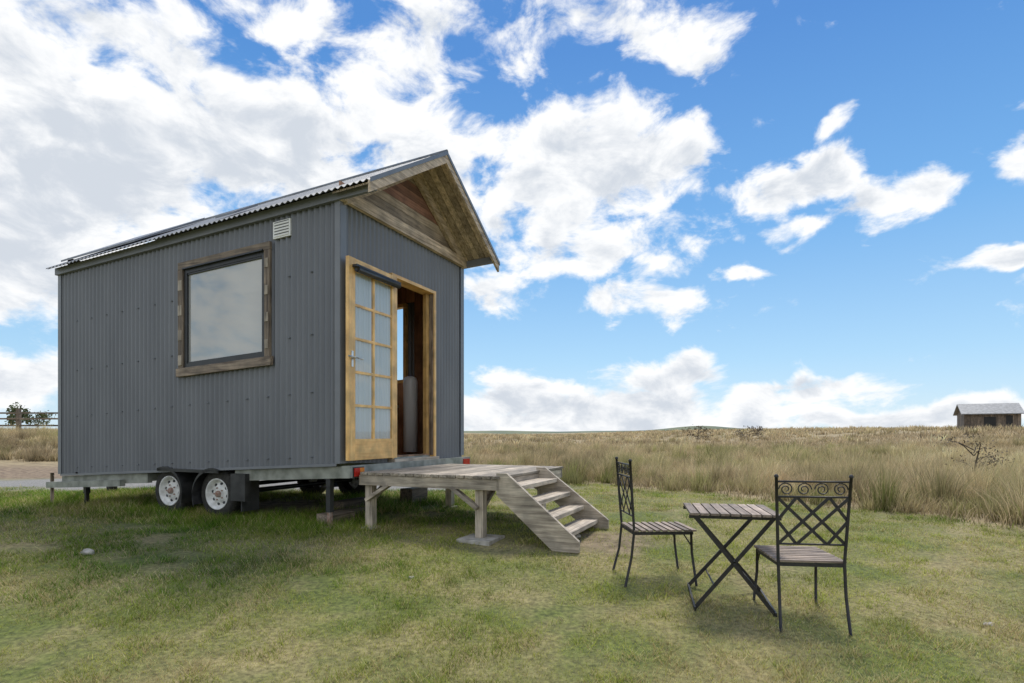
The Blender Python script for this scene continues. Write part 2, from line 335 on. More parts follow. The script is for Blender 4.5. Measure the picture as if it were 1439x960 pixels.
for i in range(4600):
    cy=random.uniform(4,28); cx=random.uniform(-1.1,1.15)*(cy+1)
    if not okf(cx,cy): continue
    edge=cy-float(Yb(cx)); pn=float(fb(cx+20,cy+50,2.2))
    tint=max(0,min(1,random.gauss(.08,.15)+(.6*random.random() if edge<1.8 else 0)+(.45 if pn>.6 else 0)))
    H=random.uniform(.24,.46)*(1.0 if edge>1 else .85)*(.6+.8*pn); R=random.uniform(.2,.42)
    if random.random()<.18: H=random.uniform(.5,.75); R=.38; tint=min(1,tint+.3*random.random())
    tus(cx,cy,190 if cy<14 else 95,R,H,1 if cy<14 else 1.7,tint,random.uniform(.65,1.12))
for i in range(6000):
    cy=28+(random.random()**.8)*110; cx=random.uniform(-1.0,1.05)*cy
    tus(cx,cy,26,random.uniform(.5,1.3),random.uniform(.2,.6)*(.7+.6*float(fb(cx,cy,9))),3.5+cy*.09,max(0,min(.8,random.gauss(.08,.2))),random.uniform(.65,1.1))
n=160000; yy=rng.uniform(4,40,n); xx=rng.uniform(-1.1,1.15,n)*(yy+1); k=(field_mask(xx,yy)>.4)&~((xx<-7)&(yy<17)); xx=xx[k];yy=yy[k];n=len(xx)
gx.append(xx);gy.append(yy);hh=rng.uniform(.06,.24,n);gh.append(hh);gw.append(rng.uniform(.004,.009,n)*(.7+yy*.06));a=rng.random(n)*6.28;glx.append(np.cos(a)*hh*.6);gly.append(np.sin(a)*hh*.6)
gc.append(np.array([.68,.54,.34])[None,:]*rng.uniform(.4,1.1,n)[:,None])
gx,gy,gh,gw,glx,gly=[np.concatenate(q) for q in(gx,gy,gh,gw,glx,gly)]; gc=np.clip(np.concatenate(gc),.01,1)
patch=(.5+.95*fb(gx,gy,2.6))[:,None]; gc=gc*patch
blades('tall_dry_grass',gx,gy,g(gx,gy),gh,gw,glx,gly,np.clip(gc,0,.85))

# ---------------------------------------------------------------- tiny house
HA=math.atan2(.9157,.4018); NP=(-1.741,5.835,0); SH=.05
H=empty('tiny_house',NP,HA)
Wd,Ln=2.57,4.70
PITCH=.0762
def corr(mb,ax,a0,a1,z0,z1,c,sgn,mat):
    f0=z0 if callable(z0) else (lambda a:z0); f1=z1 if callable(z1) else (lambda a:z1)
    st=PITCH/10; k0=math.ceil(a0/st+1e-6); k1=math.floor(a1/st-1e-6); A=[a0]+[k*st for k in range(k0,k1+1)]+[a1]
    vs=[];fs=[]
    for a in A:
        o=c+sgn*.0125*math.sin(2*math.pi*a/PITCH)
        for z in(f0(a),f1(a)): vs.append((a,o,z) if ax=='x' else (o,a,z))
    for i in range(len(A)-1): fs.append((2*i,2*i+2,2*i+3,2*i+1))
    mb.add(vs,fs,mat,smooth=True)
WB=E-.30; WT=E+2.47
wy0,wy1,wz0,wz1=.985,2.25,E+.88,E+2.02
mb=MB()
corr(mb,'y',.0,wy0,WB,WT,0,-1,M_steel); corr(mb,'y',wy1,Ln,WB,WT,0,-1,M_steel)
corr(mb,'y',wy0,wy1,WB,wz0,0,-1,M_steel); corr(mb,'y',wy0,wy1,wz1,WT,0,-1,M_steel)
mb.obj('long_wall',H,SH)
mb=MB(); ry0,ry1,rz0,rz1=.90,2.3,E+.80,E+1.97
for a,b_,c_,d_ in((0,ry0,WB,WT),(ry1,Ln,WB,WT),(ry0,ry1,WB,rz0),(ry0,ry1,rz1,WT)): corr(mb,'y',a,b_,c_,d_,Wd,1,M_steel)
mb.obj('far_wall',H,SH)
ridge=lambda a:E+3.25-.62*abs(a-Wd/2)-.06
mb=MB(); corr(mb,'x',0,Wd/2,WB,ridge,Ln,1,M_steel); corr(mb,'x',Wd/2,Wd,WB,ridge,Ln,1,M_steel); mb.obj('back_wall',H,SH)
dx0,dx1,dz0,dz1=.87,1.75,E-.29,E+1.80
wbf=lambda a:E-.295-.04*a
GT=E+2.42
mb=MB(); corr(mb,'x',0,dx0-.03,wbf,GT,0,-1,M_steel); corr(mb,'x',dx1+.03,Wd,wbf,GT,0,-1,M_steel); corr(mb,'x',dx0-.03,dx1+.03,dz1+.03,GT,0,-1,M_steel); corr(mb,'x',dx0-.03,dx1+.03,wbf,dz0-.02,0,-1,M_steel)
mb.obj('gable_wall',H,SH)
mb=MB()
for (cx,cy) in((0,0),(Wd,0),(0,Ln),(Wd,Ln)):
    sx_=-1 if cx==0 else 1; sy=-1 if cy==0 else 1
    a=sorted((cx+sx_*.0165,cx+sx_*.0195)); b2=sorted((cy+sy*.0175,cy-sy*.05)); mb.box(a[0],a[1],b2[0],b2[1],WB,WT-.02,M_flash)
    a=sorted((cx+sx_*.016,cx-sx_*.075)); b2=sorted((cy+sy*.018,cy+sy*.021)); mb.box(a[0],a[1],b2[0],b2[1],WB,WT-.04,M_flash)
mb.box(-.019,-.0135,.03,Ln-.03,WB-.025,WB+.004,M_flash)
mb.obj('corner_flashing',H,SH)
mb=MB()
for zz in(WB+.08,WB+.75,WB+1.35,WB+2.0,WT-.10):
    k=0
    while k*PITCH*4+.06<Ln-.1:
        yy_=PITCH*(.75+4*k); k+=1
        if wy0-.15<yy_<wy1+.15 and wz0-.15<zz<wz1+.12: continue
        mb.lathe((-.0115,yy_,zz),(-1,0,0),[(-.026,.006),(.001,.007),(.005,.006),(.007,.001)],M_flash,6)
mb.obj('wall_screws',H,SH)
mb=MB(); t=.105; X0,X1=-.050,-.0128
mb.box(X0,X1,wy0-t+.02,wy1+t-.02,wz1-.0,wz1+.085,W_dk['y'],.55,.004)
mb.box(X0-.012,X1,wy0-t,wy1+t,wz0-.10,wz0,W_dk['y'],.95,.004)
for a,b_ in((wy0-t+.025,wy0),(wy1,wy1+t-.02)):
    mb.box(X0,X1,a,b_,wz0,wz1,W_dk['z'],.45,.004)
for k in range(4):
    z=wz0+.03+k*.29; mb.box(X0-.006,X0+.001,wy1+.012,wy1+t-.03,z,z+.12,W_grey['z'],random.uniform(.3,.8)); mb.box(X0-.006,X0+.001,wy0-t+.04,wy0-.015,z+.05,z+.15,W_grey['z'],random.uniform(.3,.7))
mb.obj('window_surround',H,SH,bevel=.004)
mb=MB(); f=.045
mb.box(-.030,.03,wy0,wy1,wz1-f,wz1,M_frame);mb.box(-.030,.03,wy0,wy1,wz0,wz0+f,M_frame)
mb.box(-.030,.03,wy0,wy0+f,wz0+f,wz1-f,M_frame);mb.box(-.030,.03,wy1-f,wy1,wz0+f,wz1-f,M_frame)
g2_=.018
mb.box(-.022,.02,wy0+f,wy1-f,wz0+f,wz0+f+g2_,M_frame);mb.box(-.022,.02,wy0+f,wy1-f,wz1-f-g2_,wz1-f,M_frame)
mb.box(-.065,-.013,wy0+.01,wy1-.01,wz1-.004,wz1+.012,M_frame)
mb.obj('window_frame',H,SH)
mb=MB(); mb.box(-.004,.004,wy0+f,wy1-f,wz0+f,wz1-f,M_glass); mb.obj('window_glass',H,SH)
mb=MB(); mb.box(-.03,-.012,.63,.87,E+2.12,E+2.30,M_white)
for k in range(5): mb.box(-.036,-.029,.65,.85,E+2.137+k*.031,E+2.155+k*.031,M_white); mb.box(-.0315,-.0295,.65,.85,E+2.155+k*.031,E+2.168+k*.031,M_grey)
mb.obj('wall_vent',H,SH)
# gable timber infill
mb=MB(); ru=lambda a:E+3.30-.62*abs(a-Wd/2)-.055
z=GT; k=0
while z<ru(Wd/2)-.05:
    z2=min(z+.105,ru(Wd/2)-.03); half=(ru(Wd/2)-z)/.62; half2=max(.02,(ru(Wd/2)-z2)/.62)
    c_=Wd/2; mt=W_redd if k in(3,4,5) else W_gable['x']
    yv=[-.012,.01]; vs=[(c_-half,q,z) for q in yv]+[(c_+half,q,z) for q in yv]+[(c_-half2,q,z2-.004) for q in yv]+[(c_+half2,q,z2-.004) for q in yv]
    mb.add(vs,[(0,2,6,4),(1,5,7,3),(0,1,3,2),(4,6,7,5),(0,4,5,1),(2,3,7,6)],mt); z=z2; k+=1
mb.box(-.02,Wd+.02,-.065,-.014,GT-.07,GT+.05,W_gable['x'],.8,.001)
for s_ in(-1,1):
    mb.beam((Wd/2+s_*1.27,-.045,ru(0)-.075),(Wd/2+s_*.01,-.045,ru(Wd/2)-.075),.05,.11,W_gable['x'],tone=.65)
mb.obj('gable_timber',H,SH)
# roof
FO=-.484; BO=Ln+.07; OV=.14
mb=MB()
for s_ in(-1,1):
    st=PITCH/6; A=np.arange(FO,BO,st); vs=[];fs=[]
    for a in A:
        o=.011*math.sin(2*math.pi*a/PITCH)
        vs.append((Wd/2+s_*.0,a,E+3.30+o)); xe=Wd/2+s_*(Wd/2+OV); vs.append((xe,a,E+3.30-.62*(Wd/2+OV)+o))
        vs.append((xe,a,E+3.30-.62*(Wd/2+OV)+o-.004)); vs.append((Wd/2,a,E+3.30+o-.004))
    n_=len(A)
    for i in range(n_-1):
        fs+= [(4*i,4*i+1,4*i+5,4*i+4),(4*i+3,4*i+7,4*i+6,4*i+2),(4*i+1,4*i+2,4*i+6,4*i+5)]
    mb.add(vs,fs,M_zinc,smooth=False)
mb.tube([(Wd/2,FO-.02,E+3.305),(Wd/2,BO,E+3.305)],.028,M_zinc)
mb.obj('corrugated_roof',H,SH)
mb=MB(); rz=lambda a:E+3.30-.62*abs(a-Wd/2)
for s_ in(-1,1):
    for k in range(5):
        y0=FO+.03+k*.092; y1=y0+.086; vs=[]
        for xx_ in(Wd/2+s_*.005,Wd/2+s_*(Wd/2+OV-.03)):
            for yy_ in(y0,y1):
                for dz in(-.045,-.025): vs.append((xx_,yy_,rz(xx_)+dz-.002))
        mb.add(vs,[(0,1,3,2),(4,6,7,5),(0,4,5,1),(2,3,7,6),(0,2,6,4),(1,5,7,3)],W_gable['x'])
    vs=[]
    for xx_ in(Wd/2,Wd/2+s_*(Wd/2+OV+.01+(.03 if s_>0 else 0))):
        for yy_ in(FO-.012,FO+.018):
            for dz in(-.125,-.012): vs.append((xx_,yy_,rz(xx_)+dz))
    mb.add(vs,[(0,1,3,2),(4,6,7,5),(0,4,5,1),(2,3,7,6),(0,2,6,4),(1,5,7,3)],W_gable['x'],.95)
    vs=[]
    for xx_ in(Wd/2,Wd/2+s_*(Wd/2+OV+.02+(.03 if s_>0 else 0))):
        for yy_ in(FO-.022,FO-.013):
            for dz in(-.03,.016): vs.append((xx_,yy_,rz(xx_)+dz))
    mb.add(vs,[(0,1,3,2),(4,6,7,5),(0,4,5,1),(2,3,7,6),(0,2,6,4),(1,5,7,3)],M_flash)
    xe=Wd/2+s_*(Wd/2+.05)
    mb.box(min(xe,xe-s_*.04),max(xe,xe-s_*.04),FO+.02,Ln+.03,rz(xe)-.12,rz(xe)-.03,M_flash)
mb.lathe((Wd/2-.2,-.28,rz(Wd/2-.2)-.05),(0,0,-1),[(0,.05),(.02,.05),(.035,.035),(.04,0.001)],M_white,16)
mb.obj('roof_soffit_and_barge',H,SH)
mb=MB()
for (ya,yb) in((3.15,4.65),(1.45,1.75)):
    x0_,x1_=-.02,(.95 if ya>2 else .3); vs=[]
    for xx_ in(x0_,x1_):
        for yy_ in(ya,yb):
            for dz in(.03,.055): vs.append((xx_,yy_,rz(xx_)+dz))
    mb.add(vs,[(0,1,3,2),(4,6,7,5),(0,4,5,1),(2,3,7,6),(0,2,6,4),(1,5,7,3)],M_flash)
mb.obj('solar_panel',H,SH)
# interior
mb=MB()
yy_=.06
while yy_<Ln-.06:
    y2=min(yy_+.14,Ln-.06); mb.box(.05,.062,yy_,y2-.003,E-.25,E+2.42,M_inner)
    segs=[(E-.25,E+2.42)] if (y2<ry0 or yy_>ry1) else [(E-.25,rz0),(rz1,E+2.42)]
    for a,b_ in segs: mb.box(Wd-.062,Wd-.05,yy_,y2-.003,a,b_,M_inner)
    yy_=y2
xx_=.06
while xx_<Wd-.06:
    x2=min(xx_+.14,Wd-.06); mb.box(xx_,x2-.003,Ln-.062,Ln-.05,E-.25,E+2.6,M_inner)
    if x2<dx0-.04 or xx_>dx1+.04: mb.box(xx_,x2-.003,.05,.062,E-.25,E+2.6,M_inner)
    xx_=x2
mb.box(dx0-.1,dx1+.1,.05,.062,dz1+.05,E+2.6,M_inner)
mb.obj('interior_lining',H,SH)
mb=MB(); xx_=.06
while xx_<Wd-.06:
    mb.box(xx_,xx_+.117,.02,Ln-.05,E-.27,E-.25,M_floor); xx_+=.12
mb.box(.02,Wd-.02,.02,Ln-.03,E-.30,E-.271,M_chas)
mb.obj('floor',H,SH)
mb=MB()
for s_ in(-1,1):
    vs=[]
    for x_ in(Wd/2,Wd/2+s_*(Wd/2-.02)):
        for y_ in(.02,Ln-.02):
            for dz in(-.10,-.085): vs.append((x_,y_,rz(x_)+dz))
    mb.add(vs,[(0,1,3,2),(4,6,7,5),(0,4,5,1),(2,3,7,6),(0,2,6,4),(1,5,7,3)],M_inner)
mb.obj('ceiling',H,SH)
mb=MB()
for a,b_,c_,d_ in((ry0,ry1,rz0,rz0+.05),(ry0,ry1,rz1-.05,rz1),(ry0,ry0+.05,rz0+.05,rz1-.05),(ry1-.05,ry1,rz0+.05,rz1-.05)): mb.box(Wd-.07,Wd+.03,a,b_,c_,d_,W_pine['z'])
mb.add([(Wd-.006,ry0+.05,rz0+.05),(Wd-.006,ry1-.05,rz0+.05),(Wd-.006,ry1-.05,rz1-.05),(Wd-.006,ry0+.05,rz1-.05)],[(0,1,2,3)],M_pane)
mb.obj('far_window',H,SH)
mb=MB(); mb.lathe((2.2,.62,E-.25),(0,0,1),[(0,.001),(0,.10),(.98,.10),(1.04,.08),(1.06,.03),(1.06,.001)],M_heater,24)
mb.obj('hot_water_cylinder',H)
mb=MB(); mb.box(1.75,2.4,.95,1.5,E+.38,E+.42,W_grey['x']); 
for a,b_ in((1.78,.98),(2.36,.98),(1.78,1.46),(2.36,1.46)): mb.box(a-.02,a+.02,b_-.02,b_+.02,E-.25,E+.38,M_black)
mb.obj('kitchen_bench',H)
# door frame
mb=MB()
mb.box(dx0-.04,dx0,-.045,.11,dz0,dz1+.04,W_pine['z'],.5); mb.box(dx1,dx1+.045,-.045,.11,dz0,dz1+.04,W_pine['z'],.5)
mb.box(dx0,dx1,-.044,.109,dz1,dz1+.039,W_pine['x'],.6); mb.box(dx0-.05,dx1+.05,-.09,.1,dz0-.045,dz0,W_grey['x'],.9)
mb.box(dx1-.07,dx1-.002,.03,.085,dz0,dz1,W_pine['z'],.1)
mb.box(dx1-.014,dx1-.002,-.03,.03,dz0+.02,dz1,W_dk['z'],.9)
mb.obj('door_frame',H,SH,bevel=.003)
DL=empty('door_leaf',(0,0,0)); DL.parent=H; DL.location=(dx0-.015,-.058,0); DL.rotation_euler=(0,0,math.radians(1.5))
mb=MB(); Wl=.865; z0=E-.27; z1=E+1.79; yA,yB=-.04,0
st=.105
mb.box(-Wl,-Wl+st,yA,yB,z0,z1,W_pine['z'],.75); mb.box(-st,0,yA,yB,z0,z1,W_pine['z'],.6)
mb.box(-Wl+st,-st,yA+.001,yB-.001,z1-.13,z1-.001,W_pine['x'],.7); mb.box(-Wl+st,-st,yA+.001,yB-.001,z0+.001,z0+.22,W_pine['x'],.65)
gx0,gx1=-Wl+st,-st; gz0,gz1=z0+.22,z1-.13
mb.box((gx0+gx1)/2-.014,(gx0+gx1)/2+.014,yA+.004,yB-.004,gz0,gz1,W_pine['z'],.7)
for k in range(1,5):
    z=gz0+(gz1-gz0)*k/5; mb.box(gx0,gx1,yA+.006,yB-.006,z-.014,z+.014,W_pine['x'],.7)
mb.obj('door_stiles_and_rails',DL,bevel=.003)
mb=MB(); mb.add([(gx0,-.028,gz0),(gx1,-.028,gz0),(gx1,-.028,gz1),(gx0,-.028,gz1)],[(0,1,2,3)],M_pane); mb.obj('door_glass',DL)
mb=MB(); vs=[];fs=[]; nn=160
for i in range(nn+1):
    a=gx0+(gx1-gx0)*i/nn; yv=-.014+.009*math.sin(i*.42+.8*math.sin(i*.11))+.003*math.sin(i*1.3+1)
    vs+= [(a,yv,gz0),(a,yv,gz1)]
for i in range(nn): fs.append((2*i,2*i+2,2*i+3,2*i+1))
mb.add(vs,fs,M_curt,smooth=True); mb.obj('door_curtain',DL)
mb=MB(); mb.tube([(gx0-.03,yA-.045,z1-.12),(gx1+.07,yA-.045,z1-.115)],.032,M_frame,12); mb.box(gx0-.05,gx1+.09,yA-.06,yA-.001,z1-.10,z1-.075,M_frame)
mb.obj('roller_screen',DL)
mb=MB(); hz=E+.77
mb.box(-Wl+.035,-Wl+.065,yA-.008,yA,hz-.09,hz+.07,M_metal); mb.tube([(-Wl+.05,yA,hz),(-Wl+.05,yA-.05,hz)],.009,M_metal); mb.tube([(-Wl+.05,yA-.05,hz),(-Wl+.16,yA-.052,hz-.005)],.009,M_metal)
mb.tube([(-Wl+.05,yB,hz),(-Wl+.05,yB+.03,hz),],.009,M_metal); mb.tube([(-Wl+.05,yA-.05,hz),(-Wl-.03,yA-.02,hz+.01)],.008,M_metal)
mb.obj('door_handle',DL)

# ---------------------------------------------------------------- trailer
T=empty('trailer',NP,HA)
mb=MB(); zb=WB-.03
for x0_ in(.03,Wd-.09):
    mb.box(x0_,x0_+.06,-.02,1.5,zb-.12,zb,M_chas); mb.box(x0_,x0_+.06,2.98,Ln+.02,zb-.12,zb,M_chas); mb.box(x0_+.25*(1 if x0_<1 else -1),x0_+.25*(1 if x0_<1 else -1)+.06,1.4,3.1,zb-.12,zb,M_chas)
for yy_ in(-.02,.9,1.5,2.98,3.8,Ln-.04): mb.box(.091,Wd-.091,yy_,yy_+.05,zb-.1,zb-.01,M_chas)
mb.box(.0,Wd,-.13,-.022,zb-.12,zb+.005,M_chas)
mb.beam((.15,Ln,zb-.06),(1.28,Ln+1.3,zb-.06),.06,.1,M_chas); mb.beam((2.42,Ln,zb-.06),(1.28,Ln+1.3,zb-.06),.06,.1,M_chas)
mb.box(-.04,.028,3.4,Ln+.25,zb-.15,zb-.07,M_chas)
mb.obj('chassis',T,SH)
mb=MB()
for x0_ in(.13,Wd-.13):
    s_=-1 if x0_<1 else 1
    for yc in(1.80,2.60):
        zc=float(g(-1.741-.9157*yc+.4018*x0_,5.835+.4018*yc+.9157*x0_))+.265
        mb.lathe((x0_,yc,zc),(s_,0,0),[(-.09,.17),(-.085,.245),(-.06,.28),(.05,.285),(.075,.275),(.09,.245),(.092,.20),(.088,.178)],M_rubber,40)
        mb.lathe((x0_,yc,zc),(s_,0,0),[(.088,.18),(.096,.178),(.092,.165),(.05,.155),(.035,.13),(.05,.105),(.062,.09),(.064,.045),(.064,.03)],M_rim,40)
        mb.lathe((x0_,yc,zc),(s_,0,0),[(.06,.038),(.09,.035),(.10,.025),(.102,.001)],M_rust,20)
        for k in range(8):
            a=k*math.pi/4+.2
            mb.lathe((x0_,yc+math.cos(a)*.117,zc+math.sin(a)*.117),(s_,0,0),[(.040,.017),(.051,.017),(.052,.001)],M_frame,10)
        for k in range(5):
            a=k*math.pi*2/5
            mb.lathe((x0_,yc+math.cos(a)*.07,zc+math.sin(a)*.07),(s_,0,0),[(.06,.009),(.078,.009),(.079,.001)],M_rust,6)
        for k in range(46):
            a=k*math.pi*2/46
            for q in(-.045,.0,.045):
                mb.beam((x0_+s_*q-.014,yc+math.cos(a+q)*.284,zc+math.sin(a+q)*.284),(x0_+s_*q+.014,yc+math.cos(a+q)*.284,zc+math.sin(a+q)*.284),.02,.008,M_rubber,up=(0,math.cos(a),math.sin(a)))
    mb.tube([(.2,1.8,.47),(Wd-.2,1.8,.47)],.03,M_frame);mb.tube([(.2,2.6,.47),(Wd-.2,2.6,.47)],.03,M_frame)
mb.obj('wheels',T)
mb=MB()
for x0_,x1_ in((-.035,.24),(Wd-.24,Wd+.035)):
    pts=[]
    for yc,a0,a1 in((1.80,-25,112),(2.60,68,205)):
        for k in range(15):
            a=math.radians(a0+(a1-a0)*k/14); pts.append((yc+math.cos(a)*.315,.475+math.sin(a)*.30))
    vs=[];fs=[]
    for (yy_,zz_) in pts: vs+= [(x0_,yy_,zz_),(x1_,yy_,zz_),(x0_,yy_,zz_-.035)]
    for i in range(len(pts)-1): fs+= [(3*i,3*i+1,3*i+4,3*i+3),(3*i,3*i+3,3*i+5,3*i+2)]
    mb.add(vs,fs,M_plast,smooth=False)
mb.box(.0,.24,1.36,1.375,.30,.70,M_plast); mb.box(-.03,.05,1.28,1.50,.42,.72,M_plast)
mb.obj('mudguards',T)
mb=MB(); zl=zb-.10
mb.box(.05,.13,-.15,-.131,zl,zl+.085,M_red); mb.box(.132,.20,-.15,-.131,zl,zl+.085,M_orange); mb.box(.04,.21,-.138,-.1295,zl-.01,zl+.095,M_frame)
mb.box(Wd-.21,Wd-.05,-.15,-.131,zl,zl+.085,M_red); mb.obj('tail_light',T)
def gl(u,w_): return float(g(-1.741+.4018*u-.9157*w_,5.835+.9157*u+.4018*w_))
mb=MB()
for u,w_ in((.06,.18),(2.4,.1),(.1,4.3),(2.4,4.3)):
    z=gl(u,w_); mt=M_rust if w_>.15 and w_<1 else M_black
    mb.box(u-.028,u+.028,w_-.028,w_+.028,z+.16,zb-.10-.05*w_,M_frame); mb.box(u-.02,u+.02,w_-.02,w_+.02,z+.0,z+.2,mt); mb.box(u-.06,u+.06,w_-.06,w_+.06,z,z+.015,mt); mb.tube([(u-.05,w_,z+.42),(u-.14,w_,z+.44)],.01,M_black)
mb.obj('stabiliser_legs',T)
mb=MB(); u,w_=1.28,Ln+1.0; z=gl(u,w_); mb.tube([(u,w_,z+.1),(u,w_,z+.55)],.025,M_metal); mb.lathe((u,w_,z+.09),(1,0,0),[(-.03,.001),(-.03,.09),(.03,.09),(.03,.001)],M_rubber)
u,w_=.02,Ln+.22; z=gl(u,w_); mb.tube([(u,w_,z),(u,w_,z+.42)],.022,W_dk['z']); mb.obj('jockey_wheel',T)
mb=MB()
for (u,w_,a,hh_) in((.35,.35,.2,.10),(.75,.5,.22,.08),(2.1,.5,.2,.2),(1.2,.8,.3,.12)):
    z=gl(u,w_); mb.box(u-a,u+a,w_-.1,w_+.1,z-.01,z+hh_,W_dk['x'],jit=.01)
mb.obj('packing_blocks',T,bevel=.005)

# ---------------------------------------------------------------- deck and steps
DK=empty('wooden_deck',NP,HA); zt=E-.385
mb=MB(); x0_,x1_=.10,1.88; y0_,y1_=-1.74,-.16
yy_=y0_
while yy_<y1_-.02:
    mb.box(x0_-.012,x1_+.012,yy_,min(yy_+.084,y1_),zt-.028,zt,W_grey['x'],jit=.0015); yy_+=.092
mb.obj('deck_boards',DK,bevel=.003)
mb=MB(); zj=zt-.031
mb.box(x0_,x0_+.045,y0_+.01,y1_,zj-.10,zj,W_grey['y'],.75); mb.box(x1_-.045,x1_,y0_+.01,y1_,zj-.10,zj,W_grey['y'])
mb.box(x0_+.047,x1_-.047,y0_+.01,y0_+.055,zj-.10,zj,W_grey['x']); mb.box(x0_+.047,x1_-.047,y1_-.045,y1_,zj-.10,zj,W_grey['x'])
for k in(.55,1.0,1.4): mb.box(k,k+.045,y0_+.06,y1_-.05,zj-.095,zj-.002,W_grey['y'])
mb.obj('deck_joists',DK,bevel=.003)
mb=MB()
posts=[(.19,-.24),(.19,-1.5),(1.79,-.25),(1.79,-1.5)]
for (u,w_) in posts:
    z=gl(u,w_); mb.box(u-.042,u+.042,w_-.042,w_+.042,z+.02,zj-.005,W_grey['z'],.85,jit=.002)
    d=1 if w_<-1 else -1
    mb.beam((u-.065,w_+.0*d,z+.30),(u-.065,w_+d*.27,zj-.09),.035,.07,W_grey['y'],up=(1,0,0))
    if u<1: mb.beam((u+.02,w_,z+.30),(u+.3,w_,zj-.09),.035,.07,W_grey['x'],up=(0,1,0))
    else: mb.beam((u-.02,w_,z+.30),(u-.3,w_,zj-.09),.035,.07,W_grey['x'],up=(0,1,0))
mb.obj('deck_posts',DK,bevel=.003)
mb=MB()
for (u,w_) in posts:
    z=gl(u,w_); s_=.17 if w_<-1 else .07; mb.box(u-s_,u+s_,w_-s_,w_+s_,z-.02,z+.025,M_conc,jit=.004)
mb.obj('footing_pavers',DK,bevel=.005)
ST=empty('wooden_steps',NP,HA)
mb=MB(); ytop=-1.70; ybot=-2.44; xa,xb=.12,1.12
for xx_ in(xa,xb):
    zg=gl(xx_,-2.4)
    ztop=zt+.03
    prof=[(ytop,ztop),(ytop,ztop-.20),(ybot+.20,zg),(ybot-.04,zg),(ybot-.04,zg+.10),(ytop-.10,ztop)]
    vs=[(xx_-.02,a,b_) for a,b_ in prof]+[(xx_+.02,a,b_) for a,b_ in prof]; n_=len(prof)
    mb.add(vs,[list(range(n_)),list(range(n_,2*n_))[::-1]]+[(i,i+n_,(i+1)%n_+n_,(i+1)%n_) for i in range(n_)],W_grey['y'],.75)
mb.obj('stringers',ST,bevel=.003)
mb=MB(); zg=gl(.6,-2.3)
for k in range(4):
    f_=(k+.6)/4.35; yv=ytop-.05-f_*(ytop-ybot-.10); zv=zt-.02-f_*(zt-zg-.02)
    mb.box(xa+.022,xb-.022,yv-.10,yv+.10,zv-.02,zv+.02,W_grey['x'],.9+.1*random.random(),jit=.001)
mb.obj('treads',ST,bevel=.003)

# ---------------------------------------------------------------- chairs
def chair(name,x,y,rz_,back_h=.88):
    C=empty(name,(x,y,0),rz_)
    gz=float(g(x,y)); C.location.z=gz
    cs,sn=math.cos(rz_),math.sin(rz_)
    lg=lambda a,b_: float(g(x+cs*a-sn*b_,y+sn*a+cs*b_))-gz
    W2=.185; B=-.20; F=.20; S=.375; r=.0095
    top=back_h
    mb=MB()
    bx=lambda s_,z:(s_*(W2+.022*max(0,(z-S))/(top-S)), B-.02-.035*max(0,(z-S))/(top-S), z)
    for s_ in(-1,1):
        mb.tube([(s_*(W2+.006),B-.085,lg(s_*W2,B-.07)),(s_*W2,B-.04,S*.5),(s_*W2,B-.02,S)]+[bx(s_,z) for z in(.55,.7,top)],r,M_black)
        mb.lathe(bx(s_,top),(0,0,1),[(0,.012),(.008,.013),(.016,.008),(.02,.001)],M_black,10)
        mb.tube([(s_*(W2+.012),F+.03,lg(s_*W2,F+.03)),(s_*W2,F,S*.6),(s_*W2,F-.005,S-.008)],r,M_black)
        mb.beam((s_*W2,B-.02,S-.012),(s_*W2,F+.01,S-.012),.008,.022,M_black)
        mb.tube([(s_*W2,F-.005,S-.10),(s_*W2,F-.06,S-.02)],.005,M_black); 
    for yy in(B-.02,F): mb.beam((-W2,yy,S-.012),(W2,yy,S-.012),.008,.022,M_black)
    mb.obj('frame',C)
    mb=MB()
    def bp_(t,z):
        a=bx(1,z); return (t*a[0],a[1],z)
    zr=[top-.025,top-.115,S+.11,]
    for z in(zr[0],zr[1],zr[2]): mb.tube([bp_(-1,z),bp_(0,z),bp_(1,z)],.006,M_black)
    zl0,zl1=zr[2],zr[1]
    def line(t0,z0,t1,z1,off):
        p=[]
        for i in range(5):
            f=i/4; q=bp_(t0+(t1-t0)*f,z0+(z1-z0)*f); p.append((q[0],q[1]+off,q[2]))
        mb.beam(p[0],p[-1],.004,.018,M_black,up=(0,0,1))
    zm=(zl0+zl1)/2
    for (t0,z0,t1,z1) in((-1,zl0,.45,zl1),(-.45,zl0,1,zl1),(-1,zm,-.45,zl1),(.45,zl0,1,zm)):
        line(t0,z0,t1,z1,-.003); line(-t0,z0,-t1,z1,.003)
    zc=(zr[0]+zr[1])/2
    for k in range(4):
        t0=-.74+k*.493
        s_=1 if k%2 else -1
        pts=[]
        for i in range(25):
            a=i/24*math.pi*3.4; rr=.040*(1-i/24*.75); q=bp_(t0,zc)
            pts.append((q[0]+s_*math.cos(a)*rr*1.05,q[1],q[2]+math.sin(a)*rr))
        mb.tube(pts,.0038,M_black,6)
    mb.obj('backrest',C)
    mb=MB(); ns=9; 
    for k in range(ns):
        yv=B-.005+(F-B+.02)*k/(ns-1); mb.box(-W2-.012,W2+.012,yv-.017,yv+.017,S,S+.013,W_slat['x'],jit=.0008)
    mb.obj('seat',C,bevel=.002)
    return C
chair('metal_chair',1.79,3.62,math.radians(-7))
chair('metal_chair',1.085,4.33,math.radians(-87))
